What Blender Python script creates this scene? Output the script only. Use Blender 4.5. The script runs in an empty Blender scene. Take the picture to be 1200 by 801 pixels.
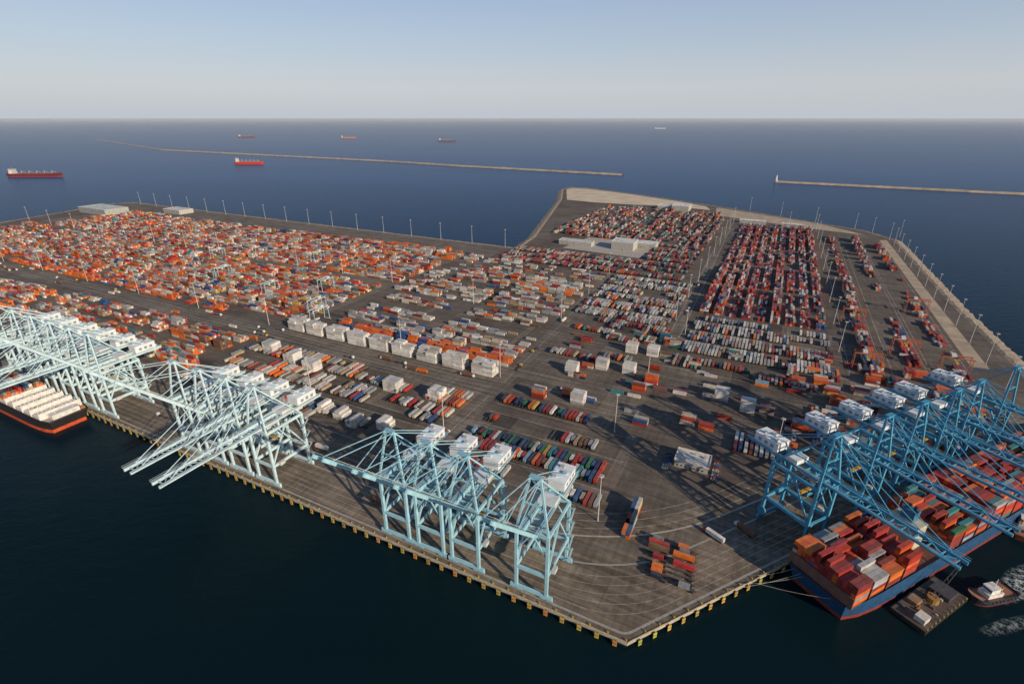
import bpy, math, random
import numpy as np
from mathutils import Vector, Matrix
random.seed(7); R=random
sc=bpy.context.scene
H=240.0; TH=math.atan(262/600)
U=(-.892,.452); N=(.452,.892); C=(57.6,174.0)
ROT=math.atan2(-.452,.892)          # yard frame: local x=-s, y=t
RR=math.atan2(.433,.902)            # right wharf frame
SEA=-4.0
def W(s,t): return (C[0]+s*U[0]+t*N[0],C[1]+s*U[1]+t*N[1])
def WR(v,w): # right wharf: v along, w outward (water)
    return (C[0]+v*.902+w*.433, C[1]+v*.433-w*.902)
# ---------------------------------------------------------------- materials
def newmat(name):
    m=bpy.data.materials.new(name);m.use_nodes=True
    nt=m.node_tree;b=nt.nodes['Principled BSDF'];return m,nt,b
def ramp(nt,fac,stops):
    r=nt.nodes.new('ShaderNodeValToRGB');nt.links.new(fac,r.inputs[0])
    e=r.color_ramp.elements
    e[0].position=stops[0][0];e[0].color=(*stops[0][1],1)
    e[1].position=stops[-1][0];e[1].color=(*stops[-1][1],1)
    for p,c in stops[1:-1]:
        q=e.new(p);q.color=(*c,1)
    return r
def noise(nt,vec,scale,detail=4,rough=.6):
    n=nt.nodes.new('ShaderNodeTexNoise');n.inputs['Scale'].default_value=scale
    n.inputs['Detail'].default_value=detail;n.inputs['Roughness'].default_value=rough
    if vec: nt.links.new(vec,n.inputs['Vector'])
    return n
def mapping(nt,sc_,src='Object'):
    tc=nt.nodes.new('ShaderNodeTexCoord');mp=nt.nodes.new('ShaderNodeMapping')
    mp.inputs['Scale'].default_value=sc_;nt.links.new(tc.outputs[src],mp.inputs[0]);return mp.outputs[0]
def mixc(nt,mode,fac,a,b):
    m=nt.nodes.new('ShaderNodeMix');m.data_type='RGBA';m.blend_type=mode
    if isinstance(fac,(int,float)): m.inputs[0].default_value=fac
    else: nt.links.new(fac,m.inputs[0])
    for v,i in ((a,6),(b,7)):
        if isinstance(v,tuple): m.inputs[i].default_value=(*v,1)
        else: nt.links.new(v,m.inputs[i])
    return m.outputs[2]
def simple(name,c,rough=.7,ns=.3,var=.25,metal=0):
    m,nt,b=newmat(name)
    n=noise(nt,mapping(nt,(1,1,1)),ns)
    r=ramp(nt,n.outputs[0],[(.3,tuple(x*(1-var) for x in c)),(.7,tuple(min(1,x*(1+var*.6)) for x in c))])
    nt.links.new(r.outputs[0],b.inputs['Base Color']);b.inputs['Roughness'].default_value=rough
    b.inputs['Metallic'].default_value=metal
    return m
def painted(name,rough=.5,ns=.35,lo=.62,rib=False):
    m,nt,b=newmat(name)
    at=nt.nodes.new('ShaderNodeAttribute');at.attribute_name='Col'
    v=mapping(nt,(1,1,1))
    n=noise(nt,v,ns,5,.65)
    r=ramp(nt,n.outputs[0],[(.3,(lo,lo*.97,lo*.93)),(.65,(1,1,1))])
    c=mixc(nt,'MULTIPLY',1.0,at.outputs['Color'],r.outputs[0])
    nt.links.new(c,b.inputs['Base Color']);b.inputs['Roughness'].default_value=rough
    b.inputs['Specular IOR Level'].default_value=.35
    if rib:
        mp=mapping(nt,(1,1,0))
        w=nt.nodes.new('ShaderNodeTexWave');w.wave_type='BANDS';w.bands_direction='DIAGONAL';w.inputs['Scale'].default_value=.55
        nt.links.new(mp,w.inputs[0])
        bp=nt.nodes.new('ShaderNodeBump');bp.inputs['Strength'].default_value=.5;bp.inputs['Distance'].default_value=.06
        nt.links.new(w.outputs[0],bp.inputs['Height']);nt.links.new(bp.outputs[0],b.inputs['Normal'])
    return m
M_paint=painted('weathered_paint'); M_cont=painted('container_steel',.55,.25,.6,True); M_crane=painted('crane_paint',.45,.12,.72)
# asphalt
def ground_mat(name,c0,c1,c2,streak=.5):
    m,nt,b=newmat(name)
    a=noise(nt,mapping(nt,(1,1,1)),.012,6,.6)
    base=ramp(nt,a.outputs[0],[(.3,c0),(.5,c1),(.7,c2)])
    s1=noise(nt,mapping(nt,(.012,.22,1)),1.0,5,.65)
    s1r=ramp(nt,s1.outputs[0],[(.35,(.52,.51,.5)),(.6,(1.12,1.1,1.07))])
    s2=noise(nt,mapping(nt,(.35,.02,1)),1.0,4,.6)
    s2r=ramp(nt,s2.outputs[0],[(.38,(.72,.71,.7)),(.6,(1.06,1.06,1.05))])
    f=noise(nt,mapping(nt,(1,1,1)),.35,6,.75)
    fr=ramp(nt,f.outputs[0],[(.3,(.7,.7,.7)),(.7,(1.2,1.18,1.15))])
    g=noise(nt,mapping(nt,(1,1,1)),.05,5,.7)
    gr=ramp(nt,g.outputs[0],[(.35,(.72,.71,.7)),(.62,(1.1,1.09,1.07))])
    x=mixc(nt,'MULTIPLY',streak,base.outputs[0],s1r.outputs[0])
    x=mixc(nt,'MULTIPLY',streak*.8,x,s2r.outputs[0])
    x=mixc(nt,'MULTIPLY',.8,x,fr.outputs[0])
    x=mixc(nt,'MULTIPLY',.8,x,gr.outputs[0])
    nt.links.new(x,b.inputs['Base Color']);b.inputs['Roughness'].default_value=.85
    b.inputs['Specular IOR Level'].default_value=.25
    bp=nt.nodes.new('ShaderNodeBump');bp.inputs['Distance'].default_value=.05;bp.inputs['Strength'].default_value=.4
    nt.links.new(f.outputs[0],bp.inputs['Height']);nt.links.new(bp.outputs[0],b.inputs['Normal'])
    return m
M_asph=ground_mat('asphalt_yard',(.105,.086,.07),(.145,.12,.099),(.19,.159,.133),.65)
M_patch=ground_mat('asphalt_repair_light',(.155,.13,.106),(.195,.165,.137),(.235,.2,.168),.7)
M_patchd=ground_mat('asphalt_repair_dark',(.062,.054,.047),(.083,.072,.062),(.105,.09,.078))
M_apron=ground_mat('apron_concrete',(.155,.124,.094),(.205,.167,.13),(.26,.215,.17),1.0)
M_road=ground_mat('road_asphalt',(.155,.134,.112),(.185,.16,.135),(.22,.192,.165),.9)
M_conc=simple('concrete',(.38,.34,.29),.85,.25,.3)
M_tan=simple('tan_gravel',(.38,.3,.21),.95,.05,.3)
M_sand=simple('sand',(.55,.45,.32),.95,.02,.2)
M_rock=simple('riprap_rock',(.3,.235,.17),.95,.5,.6)
M_white=simple('white_marking',(.5,.47,.42),.7,.2,.6)
M_dark=simple('dark_concrete',(.07,.062,.052),.9,.4,.4)
M_steel=simple('galvanised_steel',(.3,.3,.3),.45,.5,.2,.3)
# sea : diffuse colour with painted reflection falloff + wave-roughened reflection (fresnel damped by wave slopes)
m,nt,b=newmat('sea_water');M_sea=m;nt.nodes.remove(b)
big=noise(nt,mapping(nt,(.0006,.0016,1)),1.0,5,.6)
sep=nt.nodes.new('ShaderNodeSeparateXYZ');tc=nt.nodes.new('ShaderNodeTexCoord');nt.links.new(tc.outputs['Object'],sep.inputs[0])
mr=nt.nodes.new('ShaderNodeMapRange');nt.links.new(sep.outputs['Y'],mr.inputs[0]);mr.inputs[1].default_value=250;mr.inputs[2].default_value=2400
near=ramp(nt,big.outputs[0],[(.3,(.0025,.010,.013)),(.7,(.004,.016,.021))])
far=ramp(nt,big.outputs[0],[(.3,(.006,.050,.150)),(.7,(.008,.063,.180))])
c=mixc(nt,'MIX',mr.outputs[0],near.outputs[0],far.outputs[0])  # dark-to-blue distance ramp paints the view-angle reflection falloff into the colour
w1=noise(nt,mapping(nt,(.06,.11,1)),1.0,6,.6);w2=noise(nt,mapping(nt,(.4,.6,1)),1.0,4,.6)
bp=nt.nodes.new('ShaderNodeBump');bp.inputs['Distance'].default_value=1.0;bp.inputs['Strength'].default_value=.6;nt.links.new(w1.outputs[0],bp.inputs['Height'])
bp2=nt.nodes.new('ShaderNodeBump');bp2.inputs['Distance'].default_value=.2;bp2.inputs['Strength'].default_value=.8;nt.links.new(w2.outputs[0],bp2.inputs['Height']);nt.links.new(bp.outputs[0],bp2.inputs['Normal'])
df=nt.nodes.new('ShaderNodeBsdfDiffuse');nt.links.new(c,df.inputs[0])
gl=nt.nodes.new('ShaderNodeBsdfGlossy');gl.inputs['Roughness'].default_value=.2;nt.links.new(bp2.outputs[0],gl.inputs['Normal'])
fr=nt.nodes.new('ShaderNodeFresnel');fr.inputs[0].default_value=1.33;nt.links.new(bp2.outputs[0],fr.inputs['Normal'])
ml=nt.nodes.new('ShaderNodeMath');ml.operation='MULTIPLY';ml.inputs[1].default_value=.42;nt.links.new(fr.outputs[0],ml.inputs[0])
mx=nt.nodes.new('ShaderNodeMixShader');nt.links.new(ml.outputs[0],mx.inputs[0]);nt.links.new(df.outputs[0],mx.inputs[1]);nt.links.new(gl.outputs[0],mx.inputs[2])
nt.links.new(mx.outputs[0],[n for n in nt.nodes if n.type=='OUTPUT_MATERIAL'][0].inputs[0])
# foam
m,nt,b=newmat('sea_foam');M_foam=m
n1=noise(nt,mapping(nt,(1,1,1)),.30,10,.8)
r=ramp(nt,n1.outputs[0],[(.47,(0,0,0)),(.60,(1,1,1))])
b.inputs['Base Color'].default_value=(.7,.78,.76,1);b.inputs['Roughness'].default_value=.6
at=nt.nodes.new('ShaderNodeAttribute');at.attribute_name='Col'
mm=nt.nodes.new('ShaderNodeMath');mm.operation='MULTIPLY';nt.links.new(r.outputs[0],mm.inputs[0]);nt.links.new(at.outputs['Fac'],mm.inputs[1])
nt.links.new(mm.outputs[0],b.inputs['Alpha'])
# ---------------------------------------------------------------- mesh helpers
FQ=np.array([[4,5,6,7],[0,1,5,4],[1,2,6,5],[2,3,7,6],[3,0,4,7],[3,2,1,0]])
class MB:
    def __init__(s): s.v=[];s.f=[];s.c=[]
    def quad8(s,vs,col):
        k=len(s.v);s.v+= [tuple(p) for p in vs]
        for q in FQ: s.f.append([k+int(i) for i in q]);s.c.append(col)
    def box(s,x0,x1,y0,y1,z0,z1,col):
        s.quad8([(x0,y0,z0),(x1,y0,z0),(x1,y1,z0),(x0,y1,z0),(x0,y0,z1),(x1,y0,z1),(x1,y1,z1),(x0,y1,z1)],col)
    def beam(s,p,q,w,h,col):
        p=Vector(p);q=Vector(q);d=(q-p).normalized()
        up=Vector((0,0,1)) if abs(d.z)<.95 else Vector((0,1,0))
        a=d.cross(up).normalized();b_=a.cross(d).normalized();a=a*(w/2);b_=b_*(h/2)
        s.quad8([p-a-b_,q-a-b_,q+a-b_,p+a-b_,p-a+b_,q-a+b_,q+a+b_,p+a+b_],col)
    def cyl(s,p,q,r0,r1,n,col):
        p=Vector(p);q=Vector(q);d=(q-p).normalized()
        up=Vector((0,0,1)) if abs(d.z)<.95 else Vector((0,1,0))
        a=d.cross(up).normalized();b_=a.cross(d).normalized();k=len(s.v)
        for i in range(n):
            t=2*math.pi*i/n;e=a*math.cos(t)+b_*math.sin(t)
            s.v.append(tuple(p+e*r0));s.v.append(tuple(q+e*r1))
        for i in range(n):
            j=(i+1)%n;s.f.append([k+2*i,k+2*j,k+2*j+1,k+2*i+1]);s.c.append(col)
        s.f.append([k+2*i for i in range(n)][::-1]);s.c.append(col)
        s.f.append([k+2*i+1 for i in range(n)]);s.c.append(col)
    def poly(s,pts,col): 
        k=len(s.v);s.v+=[tuple(p) for p in pts];s.f.append(list(range(k,k+len(pts))));s.c.append(col)
    def mesh(s,name,mat):
        me=bpy.data.meshes.new(name);me.from_pydata(s.v,[],s.f)
        ca=me.color_attributes.new('Col','FLOAT_COLOR','CORNER')
        arr=[]
        for f,c in zip(s.f,s.c): arr+= [c[0],c[1],c[2],1.0]*len(f)
        ca.data.foreach_set('color',arr);me.materials.append(mat);me.update();return me
def obj(name,me,loc=(0,0,0),rz=0,parent=None):
    o=bpy.data.objects.new(name,me);sc.collection.objects.link(o);o.location=loc;o.rotation_euler=(0,0,rz)
    if parent: o.parent=parent
    return o
def yard(name,me,z=0): return obj(name,me,(C[0],C[1],z),ROT)
# ---------------------------------------------------------------- sea, land
mb=MB();mb.poly([(-200000,-3000,0),(200000,-3000,0),(200000,300000,0),(-200000,300000,0)],(0,0,0))
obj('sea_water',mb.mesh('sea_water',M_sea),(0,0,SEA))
# marine haze: a real, very thin scattering layer lying over the open sea
m=bpy.data.materials.new('marine_haze');m.use_nodes=True;nt=m.node_tree;nt.nodes.clear()
vo=nt.nodes.new('ShaderNodeVolumeScatter');vo.inputs['Density'].default_value=2.2e-5;vo.inputs['Color'].default_value=(.88,.94,1,1);vo.inputs['Anisotropy'].default_value=0
oo=nt.nodes.new('ShaderNodeOutputMaterial');nt.links.new(vo.outputs[0],oo.inputs['Volume'])
mb=MB();mb.box(-60000,60000,2050,80000,SEA+1,200,(1,1,1));obj('sea_haze_layer',mb.mesh('sea_haze_layer',m))
LAND=[(0,0),(-270,352),(-290,420),(-276,700),(-268,1172),(-215,1262),(-128,1312),(60,1440),(238,1541),(420,1640),(600,1720),(686,1712),(690,1640),(600,1400),(500,1050),(440,840),(427,734),(1749,744),(1790,700),(1700,385),(1650,0)]
def flat(name,pts,z,mat):
    k=MB();k.poly([(-s,t,z) for s,t in pts],(1,1,1))
    me=k.mesh(name,mat)
    if me.polygons[0].normal.z<0: me.flip_normals()
    return yard(name,me)
flat('ground',LAND,0,M_asph)
k=MB()
for (a,b_) in [((1650,0),(0,0)),((0,0),(-270,352))]:
    k.poly([(-a[0],a[1],.0),(-b_[0],b_[1],0),(-b_[0],b_[1],-1.6),(-a[0],a[1],-1.6)],(1,1,1))
yard('wharf_deck_edge',k.mesh('wharf_deck_edge',M_conc))
k=MB()
for (a,b_) in [((1650,1.2),(.5,1.2)),((.5,1.2),(-269,352))]:
    k.poly([(-a[0],a[1],-.5),(-b_[0],b_[1],-.5),(-b_[0],b_[1],-5),(-a[0],a[1],-5)],(1,1,1))
yard('quay_wall',k.mesh('quay_wall',M_dark))
def riprap(name,pts,w0,inland=6):
    k=MB();P=[]
    for i in range(len(pts)-1):
        a=Vector(pts[i]);b_=Vector(pts[i+1]);L=(b_-a).length;n_=max(1,int(L/7))
        for j in range(n_): P.append((a.lerp(b_,j/n_),(b_-a).normalized()))
    P.append((Vector(pts[-1]),(Vector(pts[-1])-Vector(pts[-2])).normalized()))
    rows=[]
    for p,d in P:
        o=Vector((-d.y,d.x))
        row=[]
        for q,(dist,z) in enumerate([(-inland,.06),(-1,.9),(w0*.35,-.8),(w0*.7,-2.6),(w0,SEA-.6)]):
            jj=0 if q==0 else R.uniform(-1.3,1.3)
            pp=p+o*(dist+jj);row.append((-pp.x,pp.y,z+(0 if q==0 else R.uniform(-.5,.5))))
        rows.append(row)
    for i in range(len(rows)-1):
        for q in range(4):
            k.poly([rows[i][q],rows[i+1][q],rows[i+1][q+1],rows[i][q+1]],(1,1,1))
    return yard(name,k.mesh(name,M_rock))
riprap('rock_revetment',LAND[1:20],15)
for i in range(70):
    s=R.uniform(-200,480) if i<46 else R.uniform(-100,400);t=R.uniform(75,640) if i<46 else R.uniform(70,420)
    if s<0 and t<300: t+=250
    lx=R.uniform(16,100);ly=R.uniform(5,22)
    if R.random()<.4: lx,ly=ly,lx
    flat('asphalt_patch',[(s,t),(s+lx,t),(s+lx,t+ly),(s,t+ly)],.002+i*.00023,R.choice((M_patch,M_patch,M_patchd)))
flat('container_yard_pavement',[(1640,244),(486,244),(486,642),(1640,642)],.0205,M_patch)
flat('wharf_apron_pavement',[(1640,.3),(.2,.3),(-269.5,352),(-222,388),(23.4,68),(1640,68)],.022,M_apron)
flat('road',[(1640,186),(176,186),(176,216),(1640,216)],.022,M_road)
flat('road',[(176,70),(190,70),(190,185.9),(176,185.9)],.026,M_road)
flat('road',[(176,216.1),(190,216.1),(215,734),(200,734)],.026,M_road)
flat('road',[(48,410),(62,410),(80,1400),(66,1400)],.022,M_road)
flat('road',[(1740,655),(440,645),(440,728),(1740,738)],.032,M_road)
flat('road',[(1700,228),(900,228),(900,240),(1700,240)],.032,M_road)
flat('perimeter_road',[(-256,470),(-240,470),(-236,1150),(-250,1160)],.032,M_tan)
flat('sand_ground',[(676,1650),(580,1408),(480,1392),(350,1404),(250,1424),(140,1400),(160,1466),(240,1525),(420,1622),(600,1700),(672,1698)],.042,M_sand)
flat('gravel_ground',[(-100,1230),(-215,1200),(-140,1296),(40,1410),(130,1460),(120,1320)],.042,M_tan)
flat('gravel_ground',[(1740,739),(460,730),(460,736),(1740,743)],.062,M_tan)
def strip(name,pts,w,z,mat):
    k=MB();vs=[]
    for i,p in enumerate(pts):
        a=Vector(pts[max(0,i-1)]);b_=Vector(pts[min(len(pts)-1,i+1)]);d=(b_-a).normalized();o=Vector((-d.y,d.x))*w/2
        p=Vector(p);vs.append((p+o,p-o))
    for i in range(len(vs)-1):
        k.poly([(-vs[i][0].x,vs[i][0].y,z),(-vs[i+1][0].x,vs[i+1][0].y,z),(-vs[i+1][1].x,vs[i+1][1].y,z),(-vs[i][1].x,vs[i][1].y,z)],(1,1,1))
    me=k.mesh(name,mat)
    if me.polygons[0].normal.z<0: me.flip_normals()
    return yard(name,me)
def lines(name,segs,w,z,mat):   # many straight axis-aligned segments in one mesh
    k=MB()
    for (s0,t0,s1,t1) in segs:
        if abs(s1-s0)>abs(t1-t0): k.poly([(-s1,t0-w/2,z),(-s0,t0-w/2,z),(-s0,t0+w/2,z),(-s1,t0+w/2,z)],(1,1,1))
        else: k.poly([(-s0-w/2,t0,z),(-s0+w/2,t0,z),(-s0+w/2,t1,z),(-s0-w/2,t1,z)],(1,1,1))
    yard(name,k.mesh(name,mat))
def rw(v,i): return (-.609*v+.794*i, .794*v+.609*i)
def lanepath(o,curve=60):
    v=(o-.609*o)/.794; sx=-.609*v+.794*o
    A=Vector((sx+curve,o));B=Vector((sx,o));E=Vector(rw(v+curve,o))
    pts=[(1600,o),(800,o),(400,o),tuple(A)]
    for i in range(1,12):
        t=i/12;pts.append(tuple(A*(1-t)**2+B*2*t*(1-t)+E*t*t))
    pts.append(tuple(E));pts.append(rw(440,o));return pts
strip('crane_rail',lanepath(4.2,4),.4,.038,M_steel)
strip('crane_rail',lanepath(34,50),.4,.038,M_steel)
strip('rail_slab',lanepath(4.2,4),1.3,.030,M_conc)
strip('rail_slab',lanepath(34,50),1.1,.030,M_conc)
strip('service_lane',lanepath(40,75),7,.0265,M_road)
for o in (9,13.5,18,22.5,27): strip('lane_marking',lanepath(o,20+o),.16,.032,M_white)
strip('access_lane_marking',lanepath(46,90),1.2,.032,M_conc)
for o in (52,58,64): strip('lane_marking',lanepath(o,90),.22,.032,M_white)
for t in (187,194,201,208,215): strip('lane_marking',[(1600,t),(192,t)],.25,.032,M_white)
for t in (232,240.5): strip('lane_marking',[(480,t),(192,t)],.35,.032,M_white)
strip('lane_marking',[(183,70),(183,186)],.3,.034,M_white);strip('lane_marking',[(183,216),(207,734)],.3,.034,M_white)
for s in (49,61): strip('lane_marking',[(s,410),(s+18,1390)],.4,.032,M_white)
sg=[]
for t in range(222,404,26):
    sg.append((-120 if t>290 else -40,t,168,t))
for t in (82,104.5,137,143,163,177,196,206): sg.append((42,t,170,t))
for t in (74,114,124,182): sg.append((200,t,480,t))
for t in range(446,640,27): sg.append((66,t,174,t))
for t in range(378,500,26): sg.append((-112,t,44,t))
for s in (-156,-125,-164,-196,-200,-234): sg.append((s,392,s,1120))
for i,s in enumerate(range(-104,52,27)): sg.append((s-2,510,s-2,1190))
lines('bay_marking',sg,.3,.0195,M_white)
kp=simple('kerb_paint',(.46,.37,.2),.8,.4,.4)
k=MB();k.box(-1640,-.3,.0,.5,.03,.35,(1,1,1));yard('wharf_kerb',k.mesh('wharf_kerb',kp))
k=MB();k.box(0.3,440,0,.5,.03,.35,(1,1,1));obj('wharf_kerb',k.mesh('wharf_kerb2',kp),(C[0],C[1],0),RR)
def fender(k,kb,x):
    c=tuple(q*R.uniform(.6,1.1) for q in (.6,.4,.09))
    k.box(x-1.1,x+1.1,-1.5,-1.1,-3.7,-.1,c);k.box(x-.6,x+.6,-1.1,-.02,-2.6,-1.0,(.02,.02,.02))
    k.box(x-.9,x+.9,-1.56,-1.5,-2.2,-1.7,(.1,.08,.05))
    kb.cyl((x+5,1.1,.03),(x+5,1.1,.7),.32,.28,8,(.5,.35,.05));kb.cyl((x+5,1.1,.7),(x+5,1.1,1.0),.5,.45,8,(.5,.35,.05))
kf=MB();kb=MB()
for i in range(90): fender(kf,kb,-6-i*9.5)
yard('wharf_fenders',kf.mesh('wharf_fenders',M_paint));yard('mooring_bollards',kb.mesh('mooring_bollards',M_paint))
kf=MB();kb=MB()
for i in range(44): fender(kf,kb,7+i*9.5)
obj('wharf_fenders',kf.mesh('wharf_fenders2',M_paint),(C[0],C[1],0),RR);obj('mooring_bollards',kb.mesh('mooring_bollards2',M_paint),(C[0],C[1],0),RR)
# ---------------------------------------------------------------- containers
OR=(.78,.17,.02);OR2=(.68,.12,.02);RD=(.47,.04,.025);MR=(.26,.035,.03);WH=(.74,.71,.66);CR=(.6,.54,.45);GR=(.3,.31,.32);LG=(.48,.48,.47)
BL=(.03,.09,.25);DB=(.02,.035,.08);TE=(.04,.22,.24);GN=(.03,.16,.08);YE=(.6,.38,.06);BR=(.2,.1,.06);LB=(.18,.36,.5);TN=(.42,.3,.18)
PAL={'left':[OR]*7+[OR2]*3+[WH]*4+[CR]*6+[LG]*3+[RD]*3+[MR]*3+[GR]*3+[BL]*2+[TE]+[BR]*4+[TN]*4+[YE],
 'orange':[OR]*9+[OR2]*3+[WH,RD,BL],
 'white':[WH]*12+[CR,LG],
 'grey':[LG]*5+[WH]*4+[CR]*4+[GR]*4+[TN]*2+[OR,BL,RD,MR,BR],
 'mid':[WH]*4+[CR]*5+[LG]*5+[OR]*3+[GR]*4+[TN]*3+[RD,BL,BR,BR,MR,MR],
 'mixd':[MR]*5+[GR]*4+[CR]*3+[LG]*3+[RD]*3+[OR]*2+[DB]*3+[BR]*4+[TN]*2+[TE,GN],
 'red':[RD]*7+[MR]*4+[OR2]*4+[CR]*4+[WH]*2+[LG]*2+[BR]*2+[DB,BL,GR],
 'colour':[RD]*3+[BL]*3+[DB]*3+[WH]*2+[OR]*2+[MR]*3+[TE]*2+[GN]*2+[YE,CR,CR,GR,LB,BR],
 'ship':[RD]*12+[MR]*7+[OR2]*7+[OR]*4+[LG]*2+[GR]*2+[CR]+[TE,GN,LB,BL]}
class Boxes:
    def __init__(s): s.b=[]
    def add(s,cx,cy,z,lx,ly,lz,c): s.b.append((cx,cy,z,lx,ly,lz,*c))
    def mesh(s,name,mat,flipx=True):
        A=np.array(s.b,dtype=np.float64);n=len(A)
        sg=np.array([[-1,-1,0],[1,-1,0],[1,1,0],[-1,1,0],[-1,-1,1],[1,-1,1],[1,1,1],[-1,1,1]],dtype=float)
        c=A[:,:3].copy()
        if flipx: c[:,0]*=-1
        h=A[:,3:6].copy();h[:,:2]/=2
        V=(c[:,None,:]+sg[None]*h[:,None,:]).reshape(-1,3)
        F=(np.arange(n)[:,None,None]*8+FQ[None,:5]).reshape(-1)
        me=bpy.data.meshes.new(name);me.vertices.add(n*8);me.vertices.foreach_set('co',V.ravel())
        me.loops.add(n*20);me.loops.foreach_set('vertex_index',F)
        me.polygons.add(n*5);me.polygons.foreach_set('loop_start',np.arange(n*5)*4);me.polygons.foreach_set('loop_total',np.full(n*5,4))
        ca=me.color_attributes.new('Col','FLOAT_COLOR','CORNER')
        col=np.ones((n,5,4,4));col[...,:3]=A[:,None,None,6:9]
        col[:,0,:,:3]=col[:,0,:,:3]*.84+.035      # dusty roofs
        ca.data.foreach_set('color',col.ravel());me.materials.append(mat);me.update(calc_edges=True);me.validate()
        me.shade_flat();return me
def jit(c):
    f=R.uniform(.72,1.14);g=R.uniform(0,.08);l=sum(c)/3
    return tuple(min(.8,max(.01,(x*(1-g)+l*g)*f+R.uniform(-.01,.01))) for x in c)
LEN,WID,HT=12.19,2.44,2.75
def one(B,s,t,z,axis,c,L=LEN):
    if axis=='s': B.add(s,t,z,L,WID,HT-.08,c)
    else: B.add(s,t,z,WID,L,HT-.08,c)
def stacks(B,s0,s1,t0,t1,axis,grp,aisle,hmin,hmax,dens,pal,same=.45,gap=.9,brk=0):
    pal=PAL[pal]
    a0,a1,b0,b1=(s0,s1,t0,t1) if axis=='s' else (t0,t1,s0,s1)
    b_=b0
    while b_+grp*2.8<=b1+.1:
        p=a0+6.1;cnt=0;cur=R.uniform(hmin,hmax)
        while p+6.1<=a1:
            cur=min(hmax,max(hmin,cur+R.uniform(-1,1)))
            if R.random()<dens:
                dom=R.choice(pal)
                for g in range(grp):
                    h=int(round(cur+R.uniform(-1.1,.7)));h=max(0,min(hmax,h))
                    two=R.random()<.15
                    for z in range(h):
                        c=jit(dom if R.random()<same else R.choice(pal))
                        q=b_+g*2.8+1.22
                        if two:
                            for e in (-3.1,3.1):
                                cc=jit(R.choice(pal))
                                if axis=='s': one(B,p+e,q,z*HT,'s',cc,6.06)
                                else: one(B,q,p+e,z*HT,'t',cc,6.06)
                        else:
                            if axis=='s': one(B,p+R.uniform(-.15,.15),q,z*HT,'s',c)
                            else: one(B,q,p+R.uniform(-.15,.15),z*HT,'t',c)
            p+=LEN+gap;cnt+=1
            if brk and cnt%brk==0: p+=14
        b_+=grp*2.8+aisle
def wheeled(B,s0,s1,t0,t1,axis,pitch,aisle,dens,pal,pair=True,empty=.15):
    pal=PAL[pal]
    a0,a1,b0,b1=(t0,t1,s0,s1) if axis=='t' else (s0,s1,t0,t1)
    p=a0+6.3;i=0
    while p+6.1<=a1:
        q=b0+1.5;run=R.random()<dens;left=R.randint(2,12)
        while q+1.2<=b1:
            left-=1
            if left<=0: run=R.random()<dens;left=R.randint(2,14)
            if run:
                S,T=(q,p) if axis=='t' else (p,q)
                c=(.05,.045,.045)
                if axis=='t': 
                    B.add(S,T,.9,1.0,13.2,.35,c);B.add(S,T-4.3,.05,2.3,2.2,.95,(.012,.012,.012))
                else: 
                    B.add(S,T,.9,13.2,1.0,.35,c);B.add(S-4.3,T,.05,2.2,2.3,.95,(.012,.012,.012))
                if R.random()>empty: one(B,S+R.uniform(-.2,.2),T+R.uniform(-.5,.5),1.3,axis,jit(R.choice(pal)),LEN if R.random()<.8 else 6.06)
            q+=pitch
        i+=1
        p+=13.6 if (pair and i%2==1) else 13.6+aisle
def emit(B,name,mat=M_cont): yard(name,B.mesh(name,mat))
# left field
B=Boxes()
stacks(B,500,1640,246,432,'s',6,8,1,4,.9,'left',brk=14)
stacks(B,490,1560,440,642,'s',6,9,1,3,.88,'left',brk=12)
emit(B,'container_stacks')
B=Boxes()
stacks(B,490,880,92,182,'s',5,10,1,4,.78,'left',brk=8)
stacks(B,900,1600,92,182,'s',6,9,1,4,.88,'left',brk=12)
stacks(B,620,1600,222,240,'s',5,9,1,3,.7,'orange')
emit(B,'container_stacks')
B=Boxes()
for i in range(9):      # white reefer blocks
    s0=200+i*33+R.uniform(-2.5,2.5)
    for q in range(2):
        for g in range(5):
            h=5 if R.random()<.7 else R.choice((3,4,4))
            for z in range(h): one(B,s0+6.1+q*12.5,221+g*2.7,z*HT,'s',jit(R.choice(PAL['white'])))
stacks(B,196,330,248,262,'s',5,5,2,4,.94,'orange',.7)
stacks(B,330,476,248,262,'s',5,5,1,4,.86,'orange',.7)
stacks(B,200,478,345,358,'s',5,5,1,4,.92,'orange',.6)
emit(B,'container_stacks')
B=Boxes()
stacks(B,198,478,268,340,'s',4,6.5,0,3,.85,'grey',.45,1.2,9)
stacks(B,198,478,364,402,'s',4,6.5,0,3,.85,'mid',.4,1.2,9)
stacks(B,205,480,408,642,'s',4,7,0,3,.84,'mid',.4,1.2,8)
stacks(B,440,900,648,662,'s',4,6,0,3,.45,'orange')
emit(B,'container_stacks')
B=Boxes()
def cube(B,s,t,axis,nl,nw,h,pal,jag=.2):
    for q in range(nl):
        for g in range(nw):
            hh=h-(R.choice((1,1,2)) if R.random()<jag else 0)
            for z in range(hh):
                c=jit(R.choice(PAL[pal]))
                a=(q-(nl-1)/2)*12.5;b_=(g-(nw-1)/2)*2.62
                if axis=='s': one(B,s+a,t+b_,z*HT,'s',c)
                else: one(B,s+b_,t+a,z*HT,'t',c)
for s,t in ((225,160),(272,156),(375,152),(410,158),(452,166)): cube(B,s,t,'t',1,6,4,'white')
for s,t in ((262,92),(280,96),(300,98),(235,100),(330,96)): cube(B,s,t,'t',1,4,3,'white',.4)
wheeled(B,196,480,76,112,'t',4.0,10,.62,'grey',empty=.2)
wheeled(B,196,480,120,182,'t',4.0,6,.66,'mid',empty=.2)
stacks(B,330,480,84,100,'s',4,8,0,3,.5,'grey')
emit(B,'container_stacks')
B=Boxes()
wheeled(B,44,168,84,98,'t',3.5,10,.9,'grey',False)
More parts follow.
